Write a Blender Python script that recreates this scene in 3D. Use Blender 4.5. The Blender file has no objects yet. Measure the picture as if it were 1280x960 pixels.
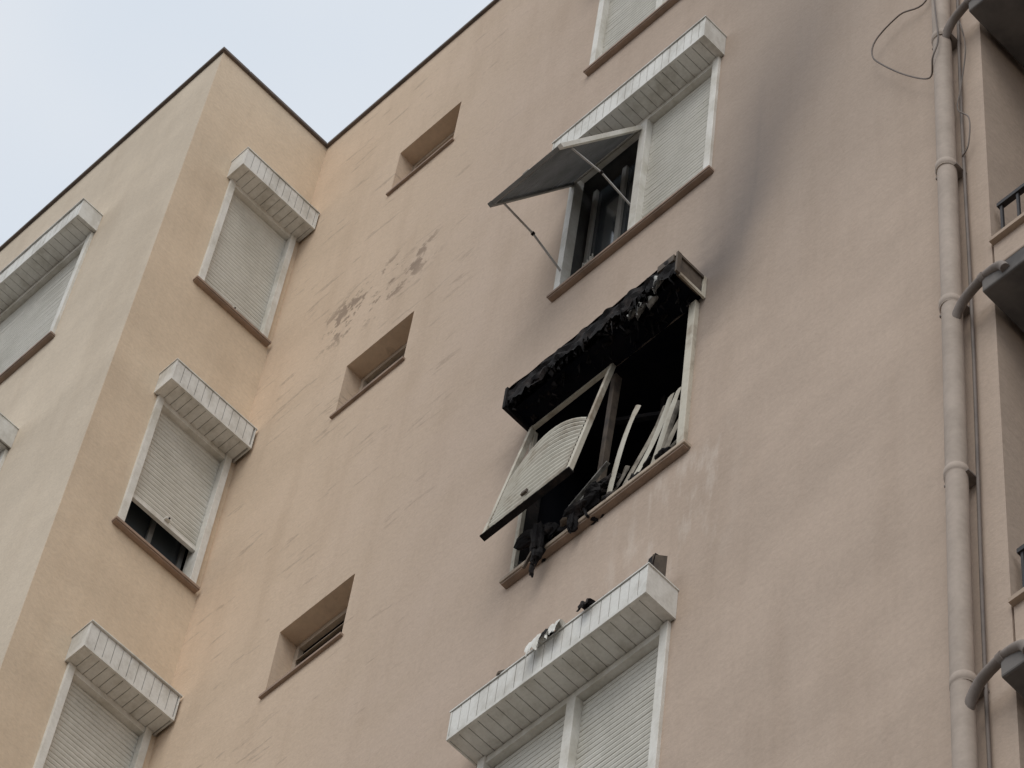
import bpy, math, random
from mathutils import Vector, Matrix, noise as mnoise
random.seed(7)
S=bpy.context.scene
S.view_settings.view_transform='Standard'
S.view_settings.look='None'
S.view_settings.exposure=0
COL=bpy.context.collection

# ------------------------------------------------------------ node helpers
class NT:
    def __init__(s,name,rough=0.8,spec=0.3,metal=0.0):
        s.m=bpy.data.materials.new(name); s.m.use_nodes=True
        s.t=s.m.node_tree; s.b=s.t.nodes['Principled BSDF']
        s.b.inputs['Roughness'].default_value=rough
        s.b.inputs['Specular IOR Level'].default_value=spec
        s.b.inputs['Metallic'].default_value=metal
        g=s.t.nodes.new('ShaderNodeNewGeometry'); s.pos=g.outputs['Position']
    def put(s,sock,v):
        if isinstance(v,(int,float)): sock.default_value=v
        elif isinstance(v,tuple): sock.default_value=v if len(v)==len(sock.default_value) else (*v,1)
        else: s.t.links.new(v,sock)
    def math(s,op,a,b=0.0,c=0.0,clamp=False):
        n=s.t.nodes.new('ShaderNodeMath'); n.operation=op; n.use_clamp=clamp
        s.put(n.inputs[0],a); s.put(n.inputs[1],b); s.put(n.inputs[2],c); return n.outputs[0]
    def sep(s,v):
        n=s.t.nodes.new('ShaderNodeSeparateXYZ'); s.put(n.inputs[0],v); return n.outputs
    def noise(s,scale,detail=4,rough=0.55,stretch=(1,1,1),off=(0,0,0),dist=0.0):
        mp=s.t.nodes.new('ShaderNodeMapping'); s.put(mp.inputs[0],s.pos)
        mp.inputs['Scale'].default_value=stretch; mp.inputs['Location'].default_value=off
        n=s.t.nodes.new('ShaderNodeTexNoise'); s.put(n.inputs['Vector'],mp.outputs[0])
        n.inputs['Scale'].default_value=scale; n.inputs['Detail'].default_value=detail
        n.inputs['Roughness'].default_value=rough; n.inputs['Distortion'].default_value=dist
        return n.outputs['Fac']
    def ss(s,v,a,b,lo=0.0,hi=1.0):
        n=s.t.nodes.new('ShaderNodeMapRange'); n.interpolation_type='SMOOTHSTEP'
        s.put(n.inputs[0],v); n.inputs[1].default_value=a; n.inputs[2].default_value=b
        n.inputs[3].default_value=lo; n.inputs[4].default_value=hi; return n.outputs[0]
    def mix(s,f,a,b,mode='MIX'):
        n=s.t.nodes.new('ShaderNodeMix'); n.data_type='RGBA'; n.blend_type=mode
        s.put(n.inputs[0],f); s.put(n.inputs[6],a); s.put(n.inputs[7],b); return n.outputs[2]
    def bump(s,h,strength=0.3,dist=0.01,prev=None):
        n=s.t.nodes.new('ShaderNodeBump'); n.inputs['Strength'].default_value=strength
        n.inputs['Distance'].default_value=dist; s.put(n.inputs['Height'],h)
        if prev is not None: s.t.links.new(prev,n.inputs['Normal'])
        return n.outputs[0]
    def out(s,col,nrm=None,rough=None):
        s.put(s.b.inputs['Base Color'],col)
        if nrm is not None: s.t.links.new(nrm,s.b.inputs['Normal'])
        if rough is not None: s.put(s.b.inputs['Roughness'],rough)
        return s.m

def wall_mat(full=True):
    k=NT('painted_stucco' if full else 'painted_stucco_side',0.92,0.12)
    X,Y,Z=k.sep(k.pos)
    mid=k.noise(1.3,5,0.62,(1,1,1.25)); fine=k.noise(34,3,0.7)
    if full:
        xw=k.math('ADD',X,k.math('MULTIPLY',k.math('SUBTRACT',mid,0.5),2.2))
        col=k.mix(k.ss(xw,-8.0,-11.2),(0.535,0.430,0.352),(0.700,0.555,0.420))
    else:
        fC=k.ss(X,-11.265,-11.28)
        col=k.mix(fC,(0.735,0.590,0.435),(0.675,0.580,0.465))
    col=k.mix(1.0,col,k.mix(k.ss(mid,0.3,0.7),(0.93,0.925,0.92),(1.05,1.045,1.04)),'MULTIPLY')
    col=k.mix(1.0,col,k.mix(fine,(0.84,0.84,0.84),(1.14,1.14,1.14)),'MULTIPLY')
    st=k.noise(4.5,3,0.6,(1,1,0.10),(7,1,3))
    col=k.mix(1.0,col,k.mix(k.ss(st,0.42,0.75),(1.0,1.0,1.0),(0.93,0.92,0.91)),'MULTIPLY')
    if full:
        cr=k.noise(2.0,5,0.66,(1.0,1.0,5.0),(3,0,1))
        cm=k.math('MULTIPLY',k.ss(cr,0.59,0.64),k.ss(X,-8.6,-9.3))
        cm=k.math('MULTIPLY',cm,k.ss(fine,0.35,0.6,0.3,1.0))
        col=k.mix(k.math('MULTIPLY',cm,0.46),col,(0.30,0.23,0.18))
        dx=k.math('DIVIDE',k.math('ADD',X,10.1),0.80); dz=k.math('DIVIDE',k.math('SUBTRACT',Z,22.1),0.50)
        r=k.math('ADD',k.math('MULTIPLY',dx,dx),k.math('MULTIPLY',dz,dz))
        fl=k.math('MULTIPLY',k.ss(k.noise(3.6,5,0.72,(1,1,1),(2.3,1,7.7)),0.535,0.60),k.ss(r,1.0,0.2))
        col=k.mix(k.math('MULTIPLY',fl,0.75),col,(0.26,0.195,0.15))
        # soot deposit rising right of the burnt window
        ax=k.math('MULTIPLY_ADD',k.math('SUBTRACT',Z,18.45),0.24,-6.83)
        ax=k.math('ADD',ax,k.math('MULTIPLY',k.math('SUBTRACT',mid,0.5),0.35))
        wd=k.math('MULTIPLY_ADD',k.math('SUBTRACT',Z,18.3),0.11,0.22)
        q=k.math('DIVIDE',k.math('SUBTRACT',X,ax),wd); g=k.math('EXPONENT',k.math('MULTIPLY',k.math('MULTIPLY',q,q),-1.0))
        g=k.math('MULTIPLY',g,k.math('MULTIPLY',k.ss(Z,18.0,18.6),k.ss(Z,22.2,18.6,0.16,1.0)))
        g=k.math('MULTIPLY',g,k.ss(st,0.25,0.6,1.0,0.72))
        col=k.mix(k.math('MULTIPLY',g,0.74,clamp=True),col,(0.105,0.100,0.105))
        q2=k.math('DIVIDE',k.math('ADD',X,6.40),0.95); g2=k.math('EXPONENT',k.math('MULTIPLY',k.math('MULTIPLY',q2,q2),-1.0))
        g2=k.math('MULTIPLY',g2,k.ss(Z,17.2,19.2)); g2=k.math('MULTIPLY',g2,k.ss(mid,0.25,0.7,0.6,1))
        col=k.mix(k.math('MULTIPLY',g2,0.30),col,(0.16,0.145,0.14))
        hx=k.math('DIVIDE',k.math('ADD',X,7.50),0.85); hz=k.math('DIVIDE',k.math('SUBTRACT',Z,18.25),0.62)
        hr=k.math('ADD',k.math('MULTIPLY',hx,hx),k.math('MULTIPLY',hz,hz))
        hr=k.math('ADD',hr,k.math('MULTIPLY',k.math('SUBTRACT',mid,0.5),1.2))
        col=k.mix(k.math('MULTIPLY',k.ss(hr,1.6,0.6),0.40),col,(0.14,0.12,0.11))
        dr=k.noise(11,4,0.65,(1,1,0.20),(1,5,2))
        dm=k.math('MULTIPLY',k.ss(dr,0.48,0.68),k.math('MULTIPLY',k.ss(Z,16.85,16.6),k.ss(Z,15.2,16.2)))
        dm=k.math('MULTIPLY',dm,k.math('MULTIPLY',k.ss(X,-7.9,-7.0),k.ss(X,-6.5,-6.8)))
        col=k.mix(k.math('MULTIPLY',dm,0.36),col,(0.74,0.67,0.60))
    h=k.math('MULTIPLY_ADD',mid,3.0,k.math('MULTIPLY',fine,0.55))
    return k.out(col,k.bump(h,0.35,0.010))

def dirty(name,c,c2,rough=0.6,spec=0.35,sc=6,lo=.35,hi=.75,bumpd=0.0,metal=0.0):
    k=NT(name,rough,spec,metal)
    a=k.noise(sc,4,0.65,(1,1,.6))
    col=k.mix(k.ss(a,lo,hi),c,c2)
    b=k.noise(sc*9,2,0.6)
    col=k.mix(1.0,col,k.mix(b,(0.88,0.88,0.88),(1.10,1.10,1.10)),'MULTIPLY')
    return k.out(col,k.bump(b,0.3,bumpd) if bumpd else None)

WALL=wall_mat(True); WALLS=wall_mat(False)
WHITE=dirty('weathered_white_frame',(0.79,0.77,0.72),(0.58,0.55,0.48))
BOXW=dirty('shutter_box_white',(0.77,0.76,0.72),(0.57,0.55,0.50),lo=.4,hi=.7)
GAP=dirty('box_seam_grime',(0.38,0.36,0.33),(0.26,0.24,0.22))
SLAT=dirty('shutter_slat_ivory',(0.66,0.64,0.58),(0.55,0.53,0.47),sc=3)
SLATG=dirty('shutter_slat_grey',(0.24,0.24,0.235),(0.15,0.15,0.145),sc=3)
SILL=dirty('sill_terracotta_paint',(0.36,0.26,0.20),(0.25,0.185,0.145),0.8)
SILLB=dirty('sill_beige',(0.50,0.41,0.32),(0.34,0.27,0.21),0.8)
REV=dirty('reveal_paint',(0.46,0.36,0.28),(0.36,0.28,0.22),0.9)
COPE=dirty('coping_brown',(0.16,0.125,0.105),(0.09,0.075,0.07),0.7)
DARK=dirty('dark_interior',(0.035,0.035,0.04),(0.02,0.02,0.022),0.9,0.1)
ROOM=dirty('room_interior',(0.16,0.155,0.15),(0.10,0.10,0.10),0.9,0.1)
BLACK=dirty('burnt_interior',(0.006,0.007,0.011),(0.012,0.011,0.014),0.95,0.05)
CHAR=dirty('charred_surface',(0.010,0.009,0.010),(0.040,0.030,0.027),0.85,0.2,12,0.45,0.8,0.01)
RUST=dirty('scorched_metal',(0.13,0.10,0.075),(0.045,0.036,0.032),0.75,0.3,9)
SCORCH=dirty('scorched_white_frame',(0.60,0.56,0.47),(0.27,0.21,0.15),0.7,0.3,5,.45,.75)
SLATB=dirty('scorched_slat',(0.58,0.55,0.47),(0.32,0.26,0.19),0.65,0.3,6,.42,.8)
SLATS_=dirty('sooty_slat',(0.36,0.32,0.26),(0.08,0.065,0.05),0.7,0.3,7,.36,.66)
MELT=dirty('melted_plastic',(0.42,0.42,0.40),(0.08,0.07,0.065),0.5,0.4,20)
PIPE=dirty('painted_drain_pipe',(0.48,0.40,0.34),(0.38,0.315,0.265),0.7,0.25,4)
SLABM=dirty('concrete_slab',(0.20,0.185,0.175),(0.10,0.095,0.095),0.9,0.2,3)
BRAN=dirty('branch_pipe_grey',(0.27,0.23,0.205),(0.18,0.15,0.135),0.7,0.25,8)
IRON=dirty('dark_iron',(0.03,0.03,0.035),(0.05,0.04,0.035),0.6)
CABLE=dirty('grey_cable',(0.20,0.165,0.145),(0.13,0.11,0.10),0.7)
STAY=dirty('stay_metal',(0.50,0.50,0.50),(0.34,0.32,0.30),0.45,0.5)
CURT=dirty('curtain_cloth',(0.75,0.73,0.68),(0.6,0.58,0.52),0.9)
FRG=dirty('inner_frame_grey',(0.42,0.41,0.39),(0.30,0.29,0.27),0.6)
k=NT('window_glass',0.08,0.6); GLASS=k.out((0.06,0.07,0.08))
k=NT('asphalt',0.9,0.2); a=k.noise(60,4); GR=k.out(k.mix(a,(0.04,0.04,0.042),(0.065,0.063,0.06)))
k=NT('pavement_concrete',0.9,0.2); a=k.noise(8,5); PAV=k.out(k.mix(a,(0.22,0.21,0.195),(0.32,0.30,0.28)))
k=NT('earth',0.95,0.1); a=k.noise(0.3,4); EARTH=k.out(k.mix(a,(0.12,0.10,0.08),(0.20,0.17,0.14)))
k=NT('road_paint',0.7); LINE=k.out(k.mix(k.noise(20),(0.8,0.8,0.78),(0.6,0.6,0.58)))

# ------------------------------------------------------------ geometry helpers
FA=lambda u,n,z:Vector((u,-n,z))
FB=lambda u,n,z:Vector((-11.27+n,u,z))
FC=lambda u,n,z:Vector((u,-1.09-n,z))
FW=lambda x,y,z:Vector((x,y,z))
class MB:
    def __init__(s): s.v=[];s.f=[];s.mi=[];s.mats=[];s.sm=[]
    def mid(s,m):
        if m not in s.mats: s.mats.append(m)
        return s.mats.index(m)
    def poly(s,pts,m,smooth=False):
        i=len(s.v); s.v+= [Vector(p) for p in pts]; s.f.append(tuple(range(i,i+len(pts)))); s.mi.append(s.mid(m)); s.sm.append(smooth)
    def hexa(s,c,m):
        i=len(s.v); s.v+=[Vector(p) for p in c]
        for q in ((0,1,2,3),(7,6,5,4),(0,4,5,1),(1,5,6,2),(2,6,7,3),(3,7,4,0)):
            s.f.append(tuple(i+j for j in q)); s.mi.append(s.mid(m)); s.sm.append(False)
    def box(s,F,u0,u1,n0,n1,z0,z1,m):
        s.hexa([F(u0,n0,z0),F(u1,n0,z0),F(u1,n1,z0),F(u0,n1,z0),F(u0,n0,z1),F(u1,n0,z1),F(u1,n1,z1),F(u0,n1,z1)],m)
    def bar(s,a,b,w,h,m,up=Vector((0,0,1))):
        a=Vector(a);b=Vector(b);d=(b-a).normalized()
        sx=d.cross(up); 
        if sx.length<1e-3: sx=d.cross(Vector((1,0,0)))
        sx.normalize(); sy=sx.cross(d).normalized(); sx*=w/2; sy*=h/2
        s.hexa([a-sx-sy,a+sx-sy,a+sx+sy,a-sx+sy,b-sx-sy,b+sx-sy,b+sx+sy,b-sx+sy],m)
    def grid(s,P,nu,nv,m,smooth=True):
        i=len(s.v)
        for a in range(nu+1):
            for b in range(nv+1): s.v.append(Vector(P(a/nu,b/nv)))
        for a in range(nu):
            for b in range(nv):
                q=i+a*(nv+1)+b; s.f.append((q,q+1,q+nv+2,q+nv+1)); s.mi.append(s.mid(m)); s.sm.append(smooth)
    def tube(s,pts,r,m,seg=10,closed=True):
        pts=[Vector(p) for p in pts]; i=len(s.v); n=len(pts); up=None
        for j,p in enumerate(pts):
            d=(pts[min(j+1,n-1)]-pts[max(j-1,0)]).normalized()
            if up is None:
                up=d.cross(Vector((0,1,0)) if abs(d.y)<.9 else Vector((1,0,0))).normalized()
            up=(up-d*up.dot(d)).normalized(); w=d.cross(up)
            rr=r[j] if isinstance(r,(list,tuple)) else r
            for t in range(seg):
                an=2*math.pi*t/seg; s.v.append(p+(up*math.cos(an)+w*math.sin(an))*rr)
        for j in range(n-1):
            for t in range(seg):
                t2=(t+1)%seg; s.f.append((i+j*seg+t,i+j*seg+t2,i+(j+1)*seg+t2,i+(j+1)*seg+t)); s.mi.append(s.mid(m)); s.sm.append(True)
        for e in (0,n-1):
            s.f.append(tuple(i+e*seg+t for t in range(seg))); s.mi.append(s.mid(m)); s.sm.append(False)
    def make(s,name,parent=None,bevel=0):
        me=bpy.data.meshes.new(name); me.from_pydata([tuple(v) for v in s.v],[],s.f)
        for m in s.mats: me.materials.append(m)
        me.polygons.foreach_set('material_index',s.mi); me.polygons.foreach_set('use_smooth',s.sm); me.update()
        o=bpy.data.objects.new(name,me); COL.objects.link(o)
        if parent: o.parent=parent
        if bevel:
            b=o.modifiers.new('b','BEVEL'); b.width=bevel; b.segments=2; b.limit_method='ANGLE'
        return o
def spline(pts,n=8):
    pts=[Vector(p) for p in pts]; out=[]; P=[pts[0]]+pts+[pts[-1]]
    for i in range(1,len(P)-2):
        for t in range(n):
            t/=n; a,b,c,d=P[i-1],P[i],P[i+1],P[i+2]
            out.append(0.5*((2*b)+(c-a)*t+(2*a-5*b+4*c-d)*t*t+(3*b-a-3*c+d)*t**3))
    out.append(pts[-1]); return out

BLD=bpy.data.objects.new('apartment_building',None); COL.objects.link(BLD)

def wall(mb,F,u0,u1,z0,z1,holes,WM):
    us=sorted({u0,u1,*[h[0] for h in holes],*[h[1] for h in holes]}); zs=sorted({z0,z1,*[h[2] for h in holes],*[h[3] for h in holes]})
    for a,b in zip(us,us[1:]):
        for c,d in zip(zs,zs[1:]):
            mu,mz=(a+b)/2,(c+d)/2
            if any(h[0]<mu<h[1] and h[2]<mz<h[3] for h in holes): continue
            mb.poly([F(a,0,c),F(b,0,c),F(b,0,d),F(a,0,d)],WM)
    for h in holes:
        a,b,c,d=h[:4]; dep=h[4]; m=h[5]; bd=h[6]; mi=h[7]
        for n0,n1,mm in ((0,-dep,m),(-dep,-bd,mi)):
            mb.poly([F(a,n0,c),F(a,n1,c),F(a,n1,d),F(a,n0,d)],mm)
            mb.poly([F(b,n0,c),F(b,n0,d),F(b,n1,d),F(b,n1,c)],mm)
            mb.poly([F(a,n0,c),F(b,n0,c),F(b,n1,c),F(a,n1,c)],mm)
            mb.poly([F(a,n0,d),F(a,n1,d),F(b,n1,d),F(b,n0,d)],mm)
        mb.poly([F(a,-bd,c),F(b,-bd,c),F(b,-bd,d),F(a,-bd,d)],mi)

def slats(mb,F,u0,u1,z0,z1,n,m=SLAT,pitch=0.042,sag=0.0):
    z=z0
    while z<z1-0.004:
        zt=min(z+pitch,z1); pr=[(0,0.0),(0.12,0.007),(0.5,0.011),(0.85,0.008),(0.93,-0.003),(1,-0.003)]
        jit=random.uniform(-0.0015,0.0015); jz=random.uniform(-.0015,.0015)
        for (a,na),(b,nb) in zip(pr,pr[1:]):
            mb.poly([F(u0,n+na+jit,z+(zt-z)*a),F(u1,n+na-jit,z+(zt-z)*a+jz*(0<a<1)),F(u1,n+nb-jit,z+(zt-z)*b+jz*(0<b<1)),F(u0,n+nb+jit,z+(zt-z)*b)],m,False)
        z=zt
def shutter_box(name,F,u0,u1,z0,z1,d,m=BOXW):
    mb=MB()
    mb.box(F,u0+.006,u1-.006,0.002,d-.004,z0+.003,z1-.004,GAP)
    mb.box(F,u0,u0+.010,0.001,d+.004,z0-.004,z1,m); mb.box(F,u1-.010,u1,0.001,d+.004,z0-.004,z1,m)
    mb.box(F,u0+.0105,u1-.0105,d-.010,d+.005,z0-.007,z0+.016,m)
    tl=random.uniform(-.004,.006)
    mb.box(F,u0-.006,u1+.006,0.001,d+.012+tl,z1+.0005,z1+.010,m)
    u=u0+.012; p=.062
    while u<u1-.02:
        e=min(u+p-.0045,u1-.011); j=random.uniform(0,.0015)
        mb.box(F,u,e,d-.0035,d+.001+j,z0+.0165,z1-.004,m)
        mb.box(F,u,e,0.004,d-.0105,z0-.001-j,z0+.0025,m)
        u+=p
    return mb.make(name,BLD)
def window(F,u0,u1,zs,zt,d,left='shut',right=None,raise_=0.0,box=True,sillm=SILL,boxh=.23):
    mb=MB(); jw=.05; jd=-.05 if left=='open' else -.10
    fr=[(u0,u0+jw),(u1-jw,u1)]
    for a,b in fr: mb.box(F,a,b,jd,.022,zs+.001,zt,WHITE)
    mb.box(F,u0+jw,u1-jw,jd,.012,zt-.05,zt-.001,WHITE); mb.box(F,u0+jw+.001,u1-jw-.001,jd+.005,.008,zs+.001,zs+.022,WHITE)
    um=(u0+u1)/2
    bays=[(u0+jw,u1-jw,left)] if right is None else [(u0+jw,um-.03,left),(um+.03,u1-jw,right)]
    if right is not None: mb.box(F,um-.0295,um+.0295,jd+.01,.018,zs+.022,zt-.051,WHITE)
    for a,b,kind in bays:
        if kind=='shut':
            zb=zs+.024+raise_
            mb.box(F,a+.001,b-.001,-.045,-.018,zb,zb+.035,WHITE)
            slats(mb,F,a+.001,b-.001,zb+.036,zt-.052,-.040)
            c=(a+b)/2+.02; mb.box(F,c-.02,c+.02,-.03,.004,zb+.04,zb+.062,WHITE); mb.box(F,c-.006,c+.006,.0045,.014,zb+.044,zb+.054,CHAR)
        if kind!='shut' or raise_>0:
            n=-.14; fm=FRG if kind=='open' else SLATG
            mb.box(F,a+.002,b-.002,n-.02,n-.012,zs+.03,zt-.055,GLASS)
            for p,q in ((a+.003,a+.035),(b-.035,b-.003),((a+b)/2-.018,(a+b)/2+.018)): mb.box(F,p,q,n-.011,n+.012,zs+.031,zt-.056,fm)
            mb.box(F,a+.036,b-.036,n-.010,n+.010,zs+.032,zs+.07,fm)
    mb.make('shuttered_window_frame',BLD,0.002)
    s=MB(); s.box(F,u0-.025,u1+.025,-.02,.045,zs-.026,zs-.001,sillm); s.box(F,u0-.02,u1+.02,.0,.038,zs-.036,zs-.0265,sillm)
    s.make('window_sill',BLD,0.003)
    if box: shutter_box('roller_shutter_box',F,u0-.03+random.uniform(-.006,.006),u1+.03+random.uniform(-.006,.006),zt+random.uniform(-.004,.008),zt+boxh,d)

# ------------------------------------------------------------ holes
UA0,UA1=-8.21,-6.965
sA=[1.8,4.8,7.8,10.8,13.78,16.81,19.79,22.80]
hA=[]
for z in sA:
    top=z+1.47
    if z==16.81: hA.append((UA0,UA1,z,18.29,.12,BLACK,1.6,BLACK))
    elif z==19.79: hA.append((UA0,UA1,z,21.29,.05,REV,.6,ROOM))
    else: hA.append((UA0,UA1,z,top,.12,REV,.35,DARK))
sl=[2.66,5.66,8.66,11.66,14.66,17.66,20.66,23.66]
for z in sl: hA.append((-10.24,-9.62,z,z+.62,.17,WALL,.5,DARK))
W=MB()
ROOF=25.69
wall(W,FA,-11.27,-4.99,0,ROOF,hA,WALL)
sB=[1.66,4.66,7.66,10.66,13.66,16.68,19.67,22.69]
wall(W,FB,-1.09,0.0,0,ROOF,[(-.70,-.045,z,z+1.5,.12,REV,.4,DARK) for z in sB],WALLS)
sC=[1.6,4.6,7.6,10.6,13.6,16.6,19.6,22.58]
hC=[]
for z in sC:
    hC.append((-13.56,-12.28,z,z+1.5,.12,REV,.35,DARK)); hC.append((-17.4,-16.1,z,z+1.5,.12,REV,.35,DARK))
wall(W,FC,-20.0,-11.27,0,ROOF,hC,WALLS)
W.poly([(-20,-1.09,0),(-20,11,0),(-20,11,ROOF),(-20,-1.09,ROOF)],WALLS)
W.poly([(-20,11,0),(3,11,0),(3,11,ROOF),(-20,11,ROOF)],WALLS)
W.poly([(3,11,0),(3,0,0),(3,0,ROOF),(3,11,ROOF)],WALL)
W.make('outer_walls',BLD)
R=MB()
R.poly([(-20,-1.09,ROOF-.01),(-11.27,-1.09,ROOF-.01),(-11.27,0,ROOF-.01),(3,0,ROOF-.01),(3,11,ROOF-.01),(-20,11,ROOF-.01)],SLABM)
R.make('flat_roof',BLD)
cp=MB()
cp.box(FC,-20.03,-11.245,-.25,.025,ROOF,ROOF+.035,COPE)
cp.box(FB,-1.09+.251,-.026,-.25,.025,ROOF,ROOF+.035,COPE)
cp.box(FA,-11.519,3.03,-.25,.025,ROOF,ROOF+.035,COPE)
cp.box(FW,-20.03,-19.78,-.8,11,ROOF,ROOF+.035,COPE)
cp.box(FW,2.78,3.03,.26,11,ROOF,ROOF+.035,COPE)
cp.make('roof_coping',BLD,0.006)

# ------------------------------------------------------------ regular windows
for z in sA:
    if z in (16.81,19.79): continue
    window(FA,UA0,UA1,z,z+1.49,.20,'shut','shut',sillm=SILL)
for i,z in enumerate(sB):
    window(FB,-.70,-.045,z,z+1.49,.17,'shut',None,raise_=.36 if z==19.67 else 0.0,sillm=SILL)
for z in sC:
    window(FC,-13.56,-12.28,z,z+1.49,.18,'shut'); window(FC,-17.4,-16.1,z,z+1.49,.18,'shut')
for i,z in enumerate(sl):
    m=MB(); a,b=-10.24,-9.62; n=-.165
    for p,q in ((a,a+.035),(b-.035,b)): m.box(FA,p,q,n,n+.035,z+.002,z+.60,SILLB)
    m.box(FA,a+.0355,b-.0355,n,n+.033,z+.12,z+.16,SILLB); m.box(FA,a+.0355,b-.0355,n,n+.033,z+.002,z+.04,SILLB)
    m.box(FA,a+.0355,b-.0355,n,n+.033,z+.57,z+.618,SILLB)
    if i==7: m.box(FA,a+.036,b-.036,n+.004,n+.012,z+.16,z+.57,REV)
    else:
        for j in range(4):
            zz=z+.19+j*.095
            m.hexa([FA(a+.036,n,zz),FA(b-.036,n,zz),FA(b-.036,n+.045,zz-.05),FA(a+.036,n+.045,zz-.05),FA(a+.036,n,zz+.006),FA(b-.036,n,zz+.006),FA(b-.036,n+.045,zz-.044),FA(a+.036,n+.045,zz-.044)],SILLB)
    m.make('bathroom_louvre_window',BLD,0.0015)
    s=MB(); s.box(FA,a-.02,b+.02,-.16,.022,z-.022,z-.001,SILL); s.make('window_sill',BLD)

# ------------------------------------------------------------ upper window with projecting shutter
z0,z1=19.79,21.29
window(FA,UA0,UA1,z0,z1,.18,'open','shut',boxh=.25)
def panel(F,u0,u1,zh,L,th,name,curtain,fm,fm2=None,bw=.03):
    """shutter leaf hinged at the top, swung outwards"""
    fm2=fm2 or fm
    G=lambda u,n,s:F(u,math.sin(th)*s+math.cos(th)*n+.02,zh-math.cos(th)*s+math.sin(th)*n)
    mb=MB()
    mb.box(G,u0,u0+bw,-.015,.015,0,L,fm2); mb.box(G,u1-bw,u1,-.015,.015,0,L,fm)
    mb.box(G,u0+bw+.001,u1-bw-.001,-.012,.013,L-bw,L-.001,fm2); mb.box(G,u0+bw+.001,u1-bw-.001,-.012,.013,.001,.03,fm)
    curtain(mb,G)
    mb.make(name,BLD,0.0015); return G
def cur1(mb,G):
    slats(mb,G,-8.165,-7.625,.031,1.20,.0,SLATG)
    mb.box(G,-7.93,-7.88,.012,.03,1.16,1.19,WHITE)
GU=panel(FA,-8.195,-7.595,21.17,1.25,math.radians(28),'projecting_shutter_leaf',cur1,WHITE,SLATG)
st=MB()
for u,s0,zz in ((-8.17,1.10,20.03),(-7.625,1.08,20.2)):
    a=GU(u,-.02,s0); b=FA(u,.0,zz); mid=(a+b)/2+Vector((0,-.01,.05))
    st.bar(a,mid,.010,.012,STAY); st.bar(mid,b,.010,.012,STAY); st.bar(mid-Vector((.010,0,0)),mid+Vector((.010,0,0)),.018,.018,CHAR)
st.make('shutter_stay_arms',BLD)
c=MB()
def curt(u0,u1,za,zb,n):
    c.grid(lambda a,b:FA(u0+(u1-u0)*a,n+.014*math.sin(a*26+b*2),za+(zb-za)*b-.02*math.sin(a*5)),30,8,CURT)
curt(-8.11,-8.03,20.02,20.22,-.10); curt(-7.76,-7.71,19.85,20.08,-.10)
c.make('curtain',BLD)

# ------------------------------------------------------------ burnt window
zb0,zb1=16.81,18.28
b=MB()
b.box(FA,UA1-.05,UA1,-.06,.03,zb0+.001,zb1-.002,SCORCH)
b.box(FA,UA0,UA0+.03,-.012,.014,zb0+.001,zb1-.02,SCORCH)
b.box(FA,UA0+.001,UA0+.029,-.10,-.0125,zb0+.001,zb1-.02,CHAR)
b.box(FA,UA1-.08,UA1-.0505,-.10,-.01,zb0+.03,zb1-.01,RUST)
um=(UA0+UA1)/2-.02
b.hexa([FA(um-.02,-.03,zb0+.10),FA(um+.012,-.03,zb0+.10),FA(um+.012,.01,zb0+.10),FA(um-.02,.01,zb0+.10),
        FA(um-.005,-.05,zb1-.05),FA(um+.03,-.05,zb1-.05),FA(um+.03,.0,zb1-.05),FA(um-.005,.0,zb1-.05)],RUST)
b.make('burnt_window_frame',BLD,0.003)
s=MB(); s.box(FA,UA0-.025,UA1+.03,-.10,.05,zb0-.032,zb0-.001,SILLB); s.box(FA,UA0-.02,UA1+.02,.0,.042,zb0-.045,zb0-.0325,SILL); s.make('window_sill',BLD,0.004)
def nz(x,y,z,a): return (mnoise.noise(Vector((x*9,y*9,z*9)))*a)
cb=MB(); u0,u1,d=UA0-.01,UA1+.035,.22
zb,zt=18.28,18.47
cb.grid(lambda a,c:FA(u0+(u1-u0)*a,.004+(d)*c,zt+nz(a*1.4,c*.3,1,.015)),50,4,CHAR,False)
cb.grid(lambda a,c:FA(u0+(u1-u0)*a,d+nz(a*1.6,c*.4,2,.03),zt-(.155+.06*mnoise.noise(Vector((a*9,0,5)))+ .05*mnoise.noise(Vector((a*45,0,5))))*c+nz(a*1.8,0,1,.016)*(1-c)),110,5,CHAR,False)
cb.grid(lambda a,c:FA(u0+(u1-u0)*a,.006+.16*c,zb+.01+.04*c+nz(a*1.4,c,4,.03)),60,3,BLACK)
cb.box(FA,u0-.004,u0+.014,.003,d+.012,zb-.01,zt+.012,CHAR)
e0,e1=u1-.004,u1+.010
cb.box(FA,e0,e1,.003,.024,zb-.01,zt+.02,SCORCH); cb.box(FA,e0,e1,d-.02,d+.010,zb-.0,zt+.02,RUST)
cb.box(FA,e0+.001,e1-.001,.025,d-.021,zt-.006,zt+.018,RUST); cb.box(FA,e0+.001,e1-.001,.025,d-.021,zb-.008,zb+.018,SCORCH)
cb.box(FA,e0-.02,e0+.003,.03,d-.022,zb+.02,zt-.01,RUST)
cb.box(FA,u1-.14,u1-.02,d-.004,d+.012,zt-.05,zt+.014,RUST)
cb.make('burnt_shutter_box',BLD)
h=MB()
random.seed(3)
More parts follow.
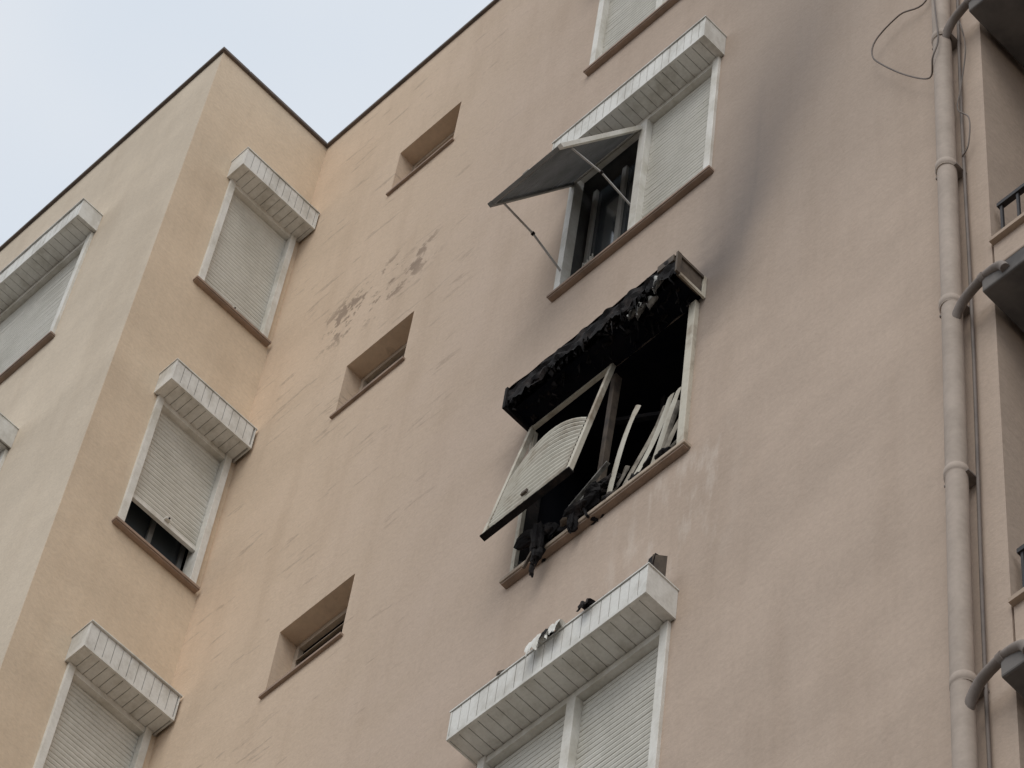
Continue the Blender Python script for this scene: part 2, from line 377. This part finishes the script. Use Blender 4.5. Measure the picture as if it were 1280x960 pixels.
for i in range(120):
    right=i>=90
    u=random.uniform(u1-.5,u1-.06) if right else random.uniform(u0+.02,u1-.05)
    L=random.uniform(.10,.24) if right else random.uniform(.02,.12); w=random.uniform(.004,.022 if right else .026); n=random.choice([d-.01,d-.01,d*.6,.06])+random.uniform(-.02,.01)
    P=[(u,n,zb+.07)]
    for j in range(4): P.append((u+random.uniform(-.02,.02),n+random.uniform(-.02,.02),zb+.06-L*(j+1)/4))
    for (p,q,k0) in zip(P,P[1:],range(4)):
        w0=w*(1-k0/5);w1=w*(1-(k0+1)/4.3)
        h.poly([FA(p[0]-w0,p[1],p[2]),FA(p[0]+w0,p[1]+.01,p[2]),FA(q[0]+w1,q[1]+.01,q[2]),FA(q[0]-w1,q[1],q[2])],CHAR)
for (u,n,z,w,L) in ((-7.22,.19,18.32,.03,.13),(-7.15,.18,18.31,.02,.08),(-7.29,.19,18.32,.018,.07),(-7.08,.215,18.40,.03,.12)):
    h.grid(lambda a,c:FA(u+(a-.5)*w*2*(1-c*.6)+.02*math.sin(c*5)+.01*mnoise.noise(Vector((c*6,u*9,a))),n+.02*math.sin(a*5+c*4),z-L*c),6,8,MELT)
h.make('melted_box_remains',BLD)
Lp=1.33; thp=math.radians(8.8)
def cur2(mb,G):
    n=13
    for j in range(n):
        sb=1.27-j*.046
        def P(a,c,j=j,sb=sb):
            arch=(.014*j)*(1-(2*a-1)**2)+.05*(a-.5)*(j/n)
            return G(-8.17+.56*a,.005+.035*math.sin(math.pi*a)*j/n+.011*math.sin(math.pi*c),sb-.043*c-arch)
        mb.grid(P,14,3,SLATB)
    mb.box(G,-7.93,-7.89,.02,.035,1.20,1.235,RUST)
GP=panel(FA,-8.205,-7.575,18.29,Lp,thp,'broken_shutter_leaf',cur2,SCORCH,None,.024)
eb=MB()
eb.grid(lambda a,c:GP(-8.21+.64*a,-.015+.035*c,Lp+.004+.025*abs(mnoise.noise(Vector((a*14,c,1))))),40,2,CHAR)
eb.box(GP,-8.21,-7.57,-.02,.018,Lp+.0005,Lp+.012,CHAR); eb.make('leaf_bottom_rail',BLD)
# loose slats leaning in the right bay, fanned
f=MB(); random.seed(11)
for i,(ub,ut,zt_,w,n0,mm) in enumerate(((-7.50,-7.33,17.56,.045,.02,SLATB),(-7.45,-7.25,17.44,.04,-.06,SLATS_),(-7.43,-7.20,17.50,.05,-.02,SLATS_),(-7.38,-7.14,17.46,.055,.0,SLATB),(-7.36,-7.10,17.40,.05,-.05,SLATS_),(-7.30,-7.06,17.42,.05,-.02,SLATB),(-7.27,-7.03,17.30,.05,-.06,SLATS_),(-7.40,-7.06,17.22,.05,-.09,SLATS_),(-7.52,-7.46,17.2,.04,-.03,SLATS_))):
    def P(a,c):
        return FA(ub+(ut-ub)*c+(a-.5)*w+.012*math.sin(c*4+i), n0+.03*math.sin(c*3+i)+.009*math.sin(a*3.14), zb0+.03+(zt_-zb0)*c+(a-.5)*.04*(1 if i%2 else -1)*(c>.9))
    f.grid(P,3,12,mm)
f.make('fallen_shutter_slats',BLD)
def lump(mb,c,r,m,seed,st=(1,1,1)):
    n=9
    mb.grid(lambda a,b:Vector(c)+Vector((math.cos(2*math.pi*a)*math.sin(math.pi*b)*st[0],math.sin(2*math.pi*a)*math.sin(math.pi*b)*st[1],math.cos(math.pi*b)*st[2]))*r*(1+.8*mnoise.noise(Vector((math.cos(2*math.pi*a)*1.6+seed,math.sin(2*math.pi*a)*1.6,b*3)))),n*2,n,m,False)
g=MB()
random.seed(5)
for i in range(34):
    u=random.uniform(-8.12,-7.1); lump(g,FA(u,random.uniform(-.1,.04),zb0+random.uniform(0,.06)),random.uniform(.02,.05),random.choice([CHAR,CHAR,CHAR,CHAR,RUST]),i*3.1,(random.uniform(.6,1.8),.8,random.uniform(.4,1.4)))
for i,(u,n,z,r,sx,sz) in enumerate(((-7.93,.08,16.84,.05,.8,2.2),(-7.93,.08,16.70,.04,.8,2.0),(-7.95,.08,16.59,.02,.7,2.2),(-7.97,.07,16.94,.06,1.6,.8),(-7.86,.07,16.88,.04,1.0,1.0),(-7.70,.06,16.80,.035,.7,2.2),(-7.66,.05,16.9,.06,1.8,.8),(-7.58,.04,16.98,.05,1.3,.8),(-7.5,.02,17.02,.05,1.5,.6))):
    lump(g,FA(u,n,z),r,CHAR,50+i*2.3,(sx,.8,sz))
for a_,b_,w,m in ((FA(-7.76,.04,17.02),FA(-7.48,.06,17.14),.022,MELT),(FA(-7.72,.04,17.06),FA(-7.50,.0,17.10),.03,CHAR),(FA(-7.76,.05,16.90),FA(-7.60,.05,17.02),.018,MELT),(FA(-7.55,-.04,16.85),FA(-7.25,-.03,17.05),.03,CHAR),(FA(-8.0,-.02,16.9),FA(-7.7,.02,17.0),.035,CHAR),(FA(-7.66,.05,16.95),FA(-7.60,.05,16.76),.02,CHAR),(FA(-7.92,.09,16.8),FA(-7.99,.10,16.62),.016,RUST)):
    g.bar(a_,b_,w,.012,m)
g.make('charred_window_debris',BLD)
r=MB()
for a_,b_ in ((FA(-8.1,-.5,17.0),FA(-7.0,-.5,18.2)),(FA(-7.5,-.3,18.25),FA(-7.45,-.3,16.9)),(FA(-8.2,-.7,17.8),FA(-7.0,-.7,17.9)),(FA(-7.2,-.25,18.25),FA(-7.1,-.2,17.6)),(FA(-7.8,-.2,18.2),FA(-7.3,-.3,17.9))):
    r.bar(a_,b_,.03,.03,CHAR)
r.make('charred_interior',BLD)

# ------------------------------------------------------------ debris fallen on lower box
ztop=13.78+1.49+.23+.012
D=MB(); random.seed(2)
def sheet(u0,u1,n0,n1,m,seed,h=.05,drop=.0):
    def P(a,c):
        cc=max(0,c-.62)/.38
        ra=.35*mnoise.noise(Vector((a*5,seed,7)))
        return FA(u0+(u1-u0)*a+.03*mnoise.noise(Vector((c*4,seed,0))),n0+(n1-n0)*min(c,.62)/.62+.02*cc+.02*mnoise.noise(Vector((a*4,seed,2))),
          ztop+.012+h*(.5+mnoise.noise(Vector((a*3.5,c*3,seed))))*.9*(1-cc)-(drop*cc*(1+2*ra)))
    D.grid(P,16,12,m)
sheet(-7.70,-7.61,.03,.235,BOXW,1,.05,.12); sheet(-7.60,-7.56,.02,.235,CHAR,4,.04,.06); sheet(-7.56,-7.49,.05,.235,BOXW,9,.05,.09)
sheet(-7.36,-7.30,.05,.23,CHAR,13,.04,.06)
for i in range(7): lump(D,FA(random.uniform(-7.9,-7.2),random.uniform(.10,.20),ztop+.008),random.uniform(.008,.018),random.choice([CHAR,RUST,MELT]),i*1.7,(1.5,1,.7))
lump(D,FA(-7.90,.17,ztop+.015),.035,RUST,77,(1.5,1,.7))
D.bar(FA(-6.99,.09,ztop+.0),FA(-6.955,.12,ztop+.15),.07,.05,RUST); D.bar(FA(-7.02,.13,ztop+.01),FA(-6.975,.14,ztop+.16),.02,.06,CHAR)
D.make('burnt_debris')

# ------------------------------------------------------------ balcony bay on the right
L=MB(); xl,xr=-4.99,-2.4
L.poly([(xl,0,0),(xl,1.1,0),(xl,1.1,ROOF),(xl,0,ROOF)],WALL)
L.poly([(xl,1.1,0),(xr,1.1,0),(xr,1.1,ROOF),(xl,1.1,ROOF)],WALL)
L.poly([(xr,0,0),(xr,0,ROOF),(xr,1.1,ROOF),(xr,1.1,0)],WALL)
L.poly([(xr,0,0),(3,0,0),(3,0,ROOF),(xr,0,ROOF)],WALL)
L.make('balcony_recess_walls',BLD)
for kf in range(0,8):
    z=1.0+3.0*kf
    s=MB()
    s.box(FW,xl+.03,xr-.002,-.13,1.095,z-.14,z+.02,SLABM)
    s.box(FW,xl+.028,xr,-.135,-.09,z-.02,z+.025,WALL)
    s.make('balcony_slab',BLD,0.01)
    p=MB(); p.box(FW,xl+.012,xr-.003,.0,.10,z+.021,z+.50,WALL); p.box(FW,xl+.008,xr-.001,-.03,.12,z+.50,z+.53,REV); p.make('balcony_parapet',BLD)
    rl=MB()
    for zz in (.60,.90): rl.bar((xl+.03,.03,z+zz),(xr-.02,.03,z+zz),.03,.03,IRON)
    x=xl+.05
    while x<xr-.03:
        rl.bar((x,.03,z+.53),(x,.03,z+.89),.014,.014,IRON); x+=.10
    rl.make('balcony_railing',BLD)
    dd=MB()
    dd.box(FW,-4.3,-3.2,1.06,1.095,z+.03,z+2.2,WHITE); dd.box(FW,-4.24,-3.78,1.05,1.059,z+.12,z+2.14,GLASS); dd.box(FW,-3.72,-3.26,1.05,1.059,z+.12,z+2.14,GLASS)
    dd.make('balcony_door',BLD)

# ------------------------------------------------------------ drain pipe
P=MB(); px,py=-5.185,-.075
P.tube([(px+.004*math.sin(z*.9),py+.004*math.cos(z*.7),z) for z in [0.05+i*.5 for i in range(51)]],.050,PIPE,20)
for z in (17.44,16.07,14.61,13.08,11.6,10.1,8.6,7.1,5.6,4.1,2.6,1.1,18.92,20.4,21.9,23.4,24.9):
    P.tube([(px,py,z-.035),(px,py,z-.03),(px,py,z+.02),(px,py,z+.025)],[.052,.057,.057,.052],PIPE,20)
    P.box(FW,px-.068,px+.068,py-.005,-.002,z-.035,z-.022,BRAN)
P.make('drain_pipe_tmp')
PO=bpy.data.objects.new('drain_pipe',None); COL.objects.link(PO)
o=bpy.data.objects['drain_pipe_tmp']; o.name='downpipe'; o.parent=PO
for kf in range(0,8):
    z=.98+3*kf
    b_=MB()
    b_.tube(spline([(px+.02,py-.01,z-.12),(px+.06,py-.02,z-.05),(px+.12,py-.03,z+.0),(px+.25,py-.05,z+.01),(px+.34,py-.06,z-.02),(px+.37,py-.06,z-.08)],6),.024,BRAN,14)
    b_.tube([(px+.22,py-.045,z+.008),(px+.245,py-.05,z+.008)],.030,BRAN,14)
    o=b_.make('branch_pipe'); o.parent=PO
cb_=MB(); cb_.tube([(px+.070+.006*math.sin(z*1.3),-.02,z) for z in [i*.4 for i in range(64)]],.009,CABLE,8)
cb_.make('wall_conduit')
w=MB()
w.tube(spline([(-5.22,-.03,20.6),(-5.31,-.03,19.72),(-5.5,-.05,19.72),(-5.66,-.06,19.62),(-5.69,-.06,19.45),(-5.61,-.06,19.22),(-5.44,-.06,18.86),(-5.28,-.07,18.6),(-5.20,-.14,18.62),(-5.16,-.14,18.78),(-5.17,-.14,19.1),(-5.19,-.14,19.6)],8),.005,CABLE,6)
w.tube(spline([(-5.10,-.03,19.1),(-5.06,-.04,18.7),(-5.10,-.04,18.3),(-5.12,-.05,18.05),(-5.05,-.05,17.85),(-5.07,-.04,17.6),(-5.12,-.03,17.55)],8),.004,CABLE,6)
w.make('hanging_cable')

# ------------------------------------------------------------ ground
g=MB(); g.poly([(-600,-600,-.14),(600,-600,-.14),(600,600,-.14),(-600,600,-.14)],EARTH); g.make('ground')
g=MB(); g.poly([(-300,-9.5,-.136),(300,-9.5,-.136),(300,-2.6,-.136),(-300,-2.6,-.136)],GR); g.make('road')
g=MB()
for i in range(-20,20): g.poly([(i*6,-6.1,-.131),(i*6+3,-6.1,-.131),(i*6+3,-5.98,-.131),(i*6,-5.98,-.131)],LINE)
g.make('road_marking')
g=MB(); g.box(FW,-300,300,-2.6,0-.0,-.2,-.001,PAV); g.box(FW,-300,300,-12,-9.5,-.2,-.001,PAV); g.make('pavement')

# ------------------------------------------------------------ world
w=bpy.data.worlds.new('World'); S.world=w; w.use_nodes=True; t=w.node_tree; t.nodes.clear()
SE,SR=math.radians(52),math.radians(150)
sky=t.nodes.new('ShaderNodeTexSky'); sky.sky_type='NISHITA'; sky.sun_disc=False; sky.sun_elevation=SE; sky.sun_rotation=SR
sky.dust_density=5; sky.air_density=1.2
bg=t.nodes.new('ShaderNodeBackground'); bg.inputs[1].default_value=0.10; t.links.new(sky.outputs[0],bg.inputs[0])
tc=t.nodes.new('ShaderNodeTexCoord'); nz_=t.nodes.new('ShaderNodeTexNoise'); nz_.inputs['Scale'].default_value=2.6; nz_.inputs['Detail'].default_value=4
t.links.new(tc.outputs['Generated'],nz_.inputs['Vector'])
cr=t.nodes.new('ShaderNodeValToRGB'); cr.color_ramp.elements[0].position=.3; cr.color_ramp.elements[0].color=(.62,.72,.84,1); cr.color_ramp.elements[1].position=.70; cr.color_ramp.elements[1].color=(.92,.92,.92,1)
t.links.new(nz_.outputs[0],cr.inputs[0])
bg2=t.nodes.new('ShaderNodeBackground'); bg2.inputs[1].default_value=1.05; t.links.new(cr.outputs[0],bg2.inputs[0])
mx=t.nodes.new('ShaderNodeMixShader'); mx.inputs[0].default_value=.87
t.links.new(bg.outputs[0],mx.inputs[1]); t.links.new(bg2.outputs[0],mx.inputs[2])
ow=t.nodes.new('ShaderNodeOutputWorld'); t.links.new(mx.outputs[0],ow.inputs[0])
sun=bpy.data.lights.new('sun','SUN'); sun.energy=1.0; sun.angle=math.radians(35); sun.color=(1,.97,.91)
so=bpy.data.objects.new('sun',sun); COL.objects.link(so)
az=SR; dirv=Vector((math.sin(az)*math.cos(SE),math.cos(az)*math.cos(SE),math.sin(SE)))
so.rotation_euler=dirv.to_track_quat('Z','Y').to_euler()

# ------------------------------------------------------------ camera
r0=Vector((0.7121,0.6965,0.0883)).normalized(); fw=Vector((-0.4137,0.3148,0.8542)).normalized()
dn=fw.cross(r0).normalized(); r0=dn.cross(fw).normalized()
cam=bpy.data.cameras.new('camera'); co=bpy.data.objects.new('camera',cam); COL.objects.link(co)
m=Matrix.Identity(4)
for i in range(3): m[i][0]=r0[i]; m[i][1]=-dn[i]; m[i][2]=-fw[i]
m.translation=Vector((0,-6.45,1.6)); co.matrix_world=m
cam.sensor_width=36; cam.lens=4477.5/1280*36; cam.clip_end=3000; cam.clip_start=.1
S.camera=co
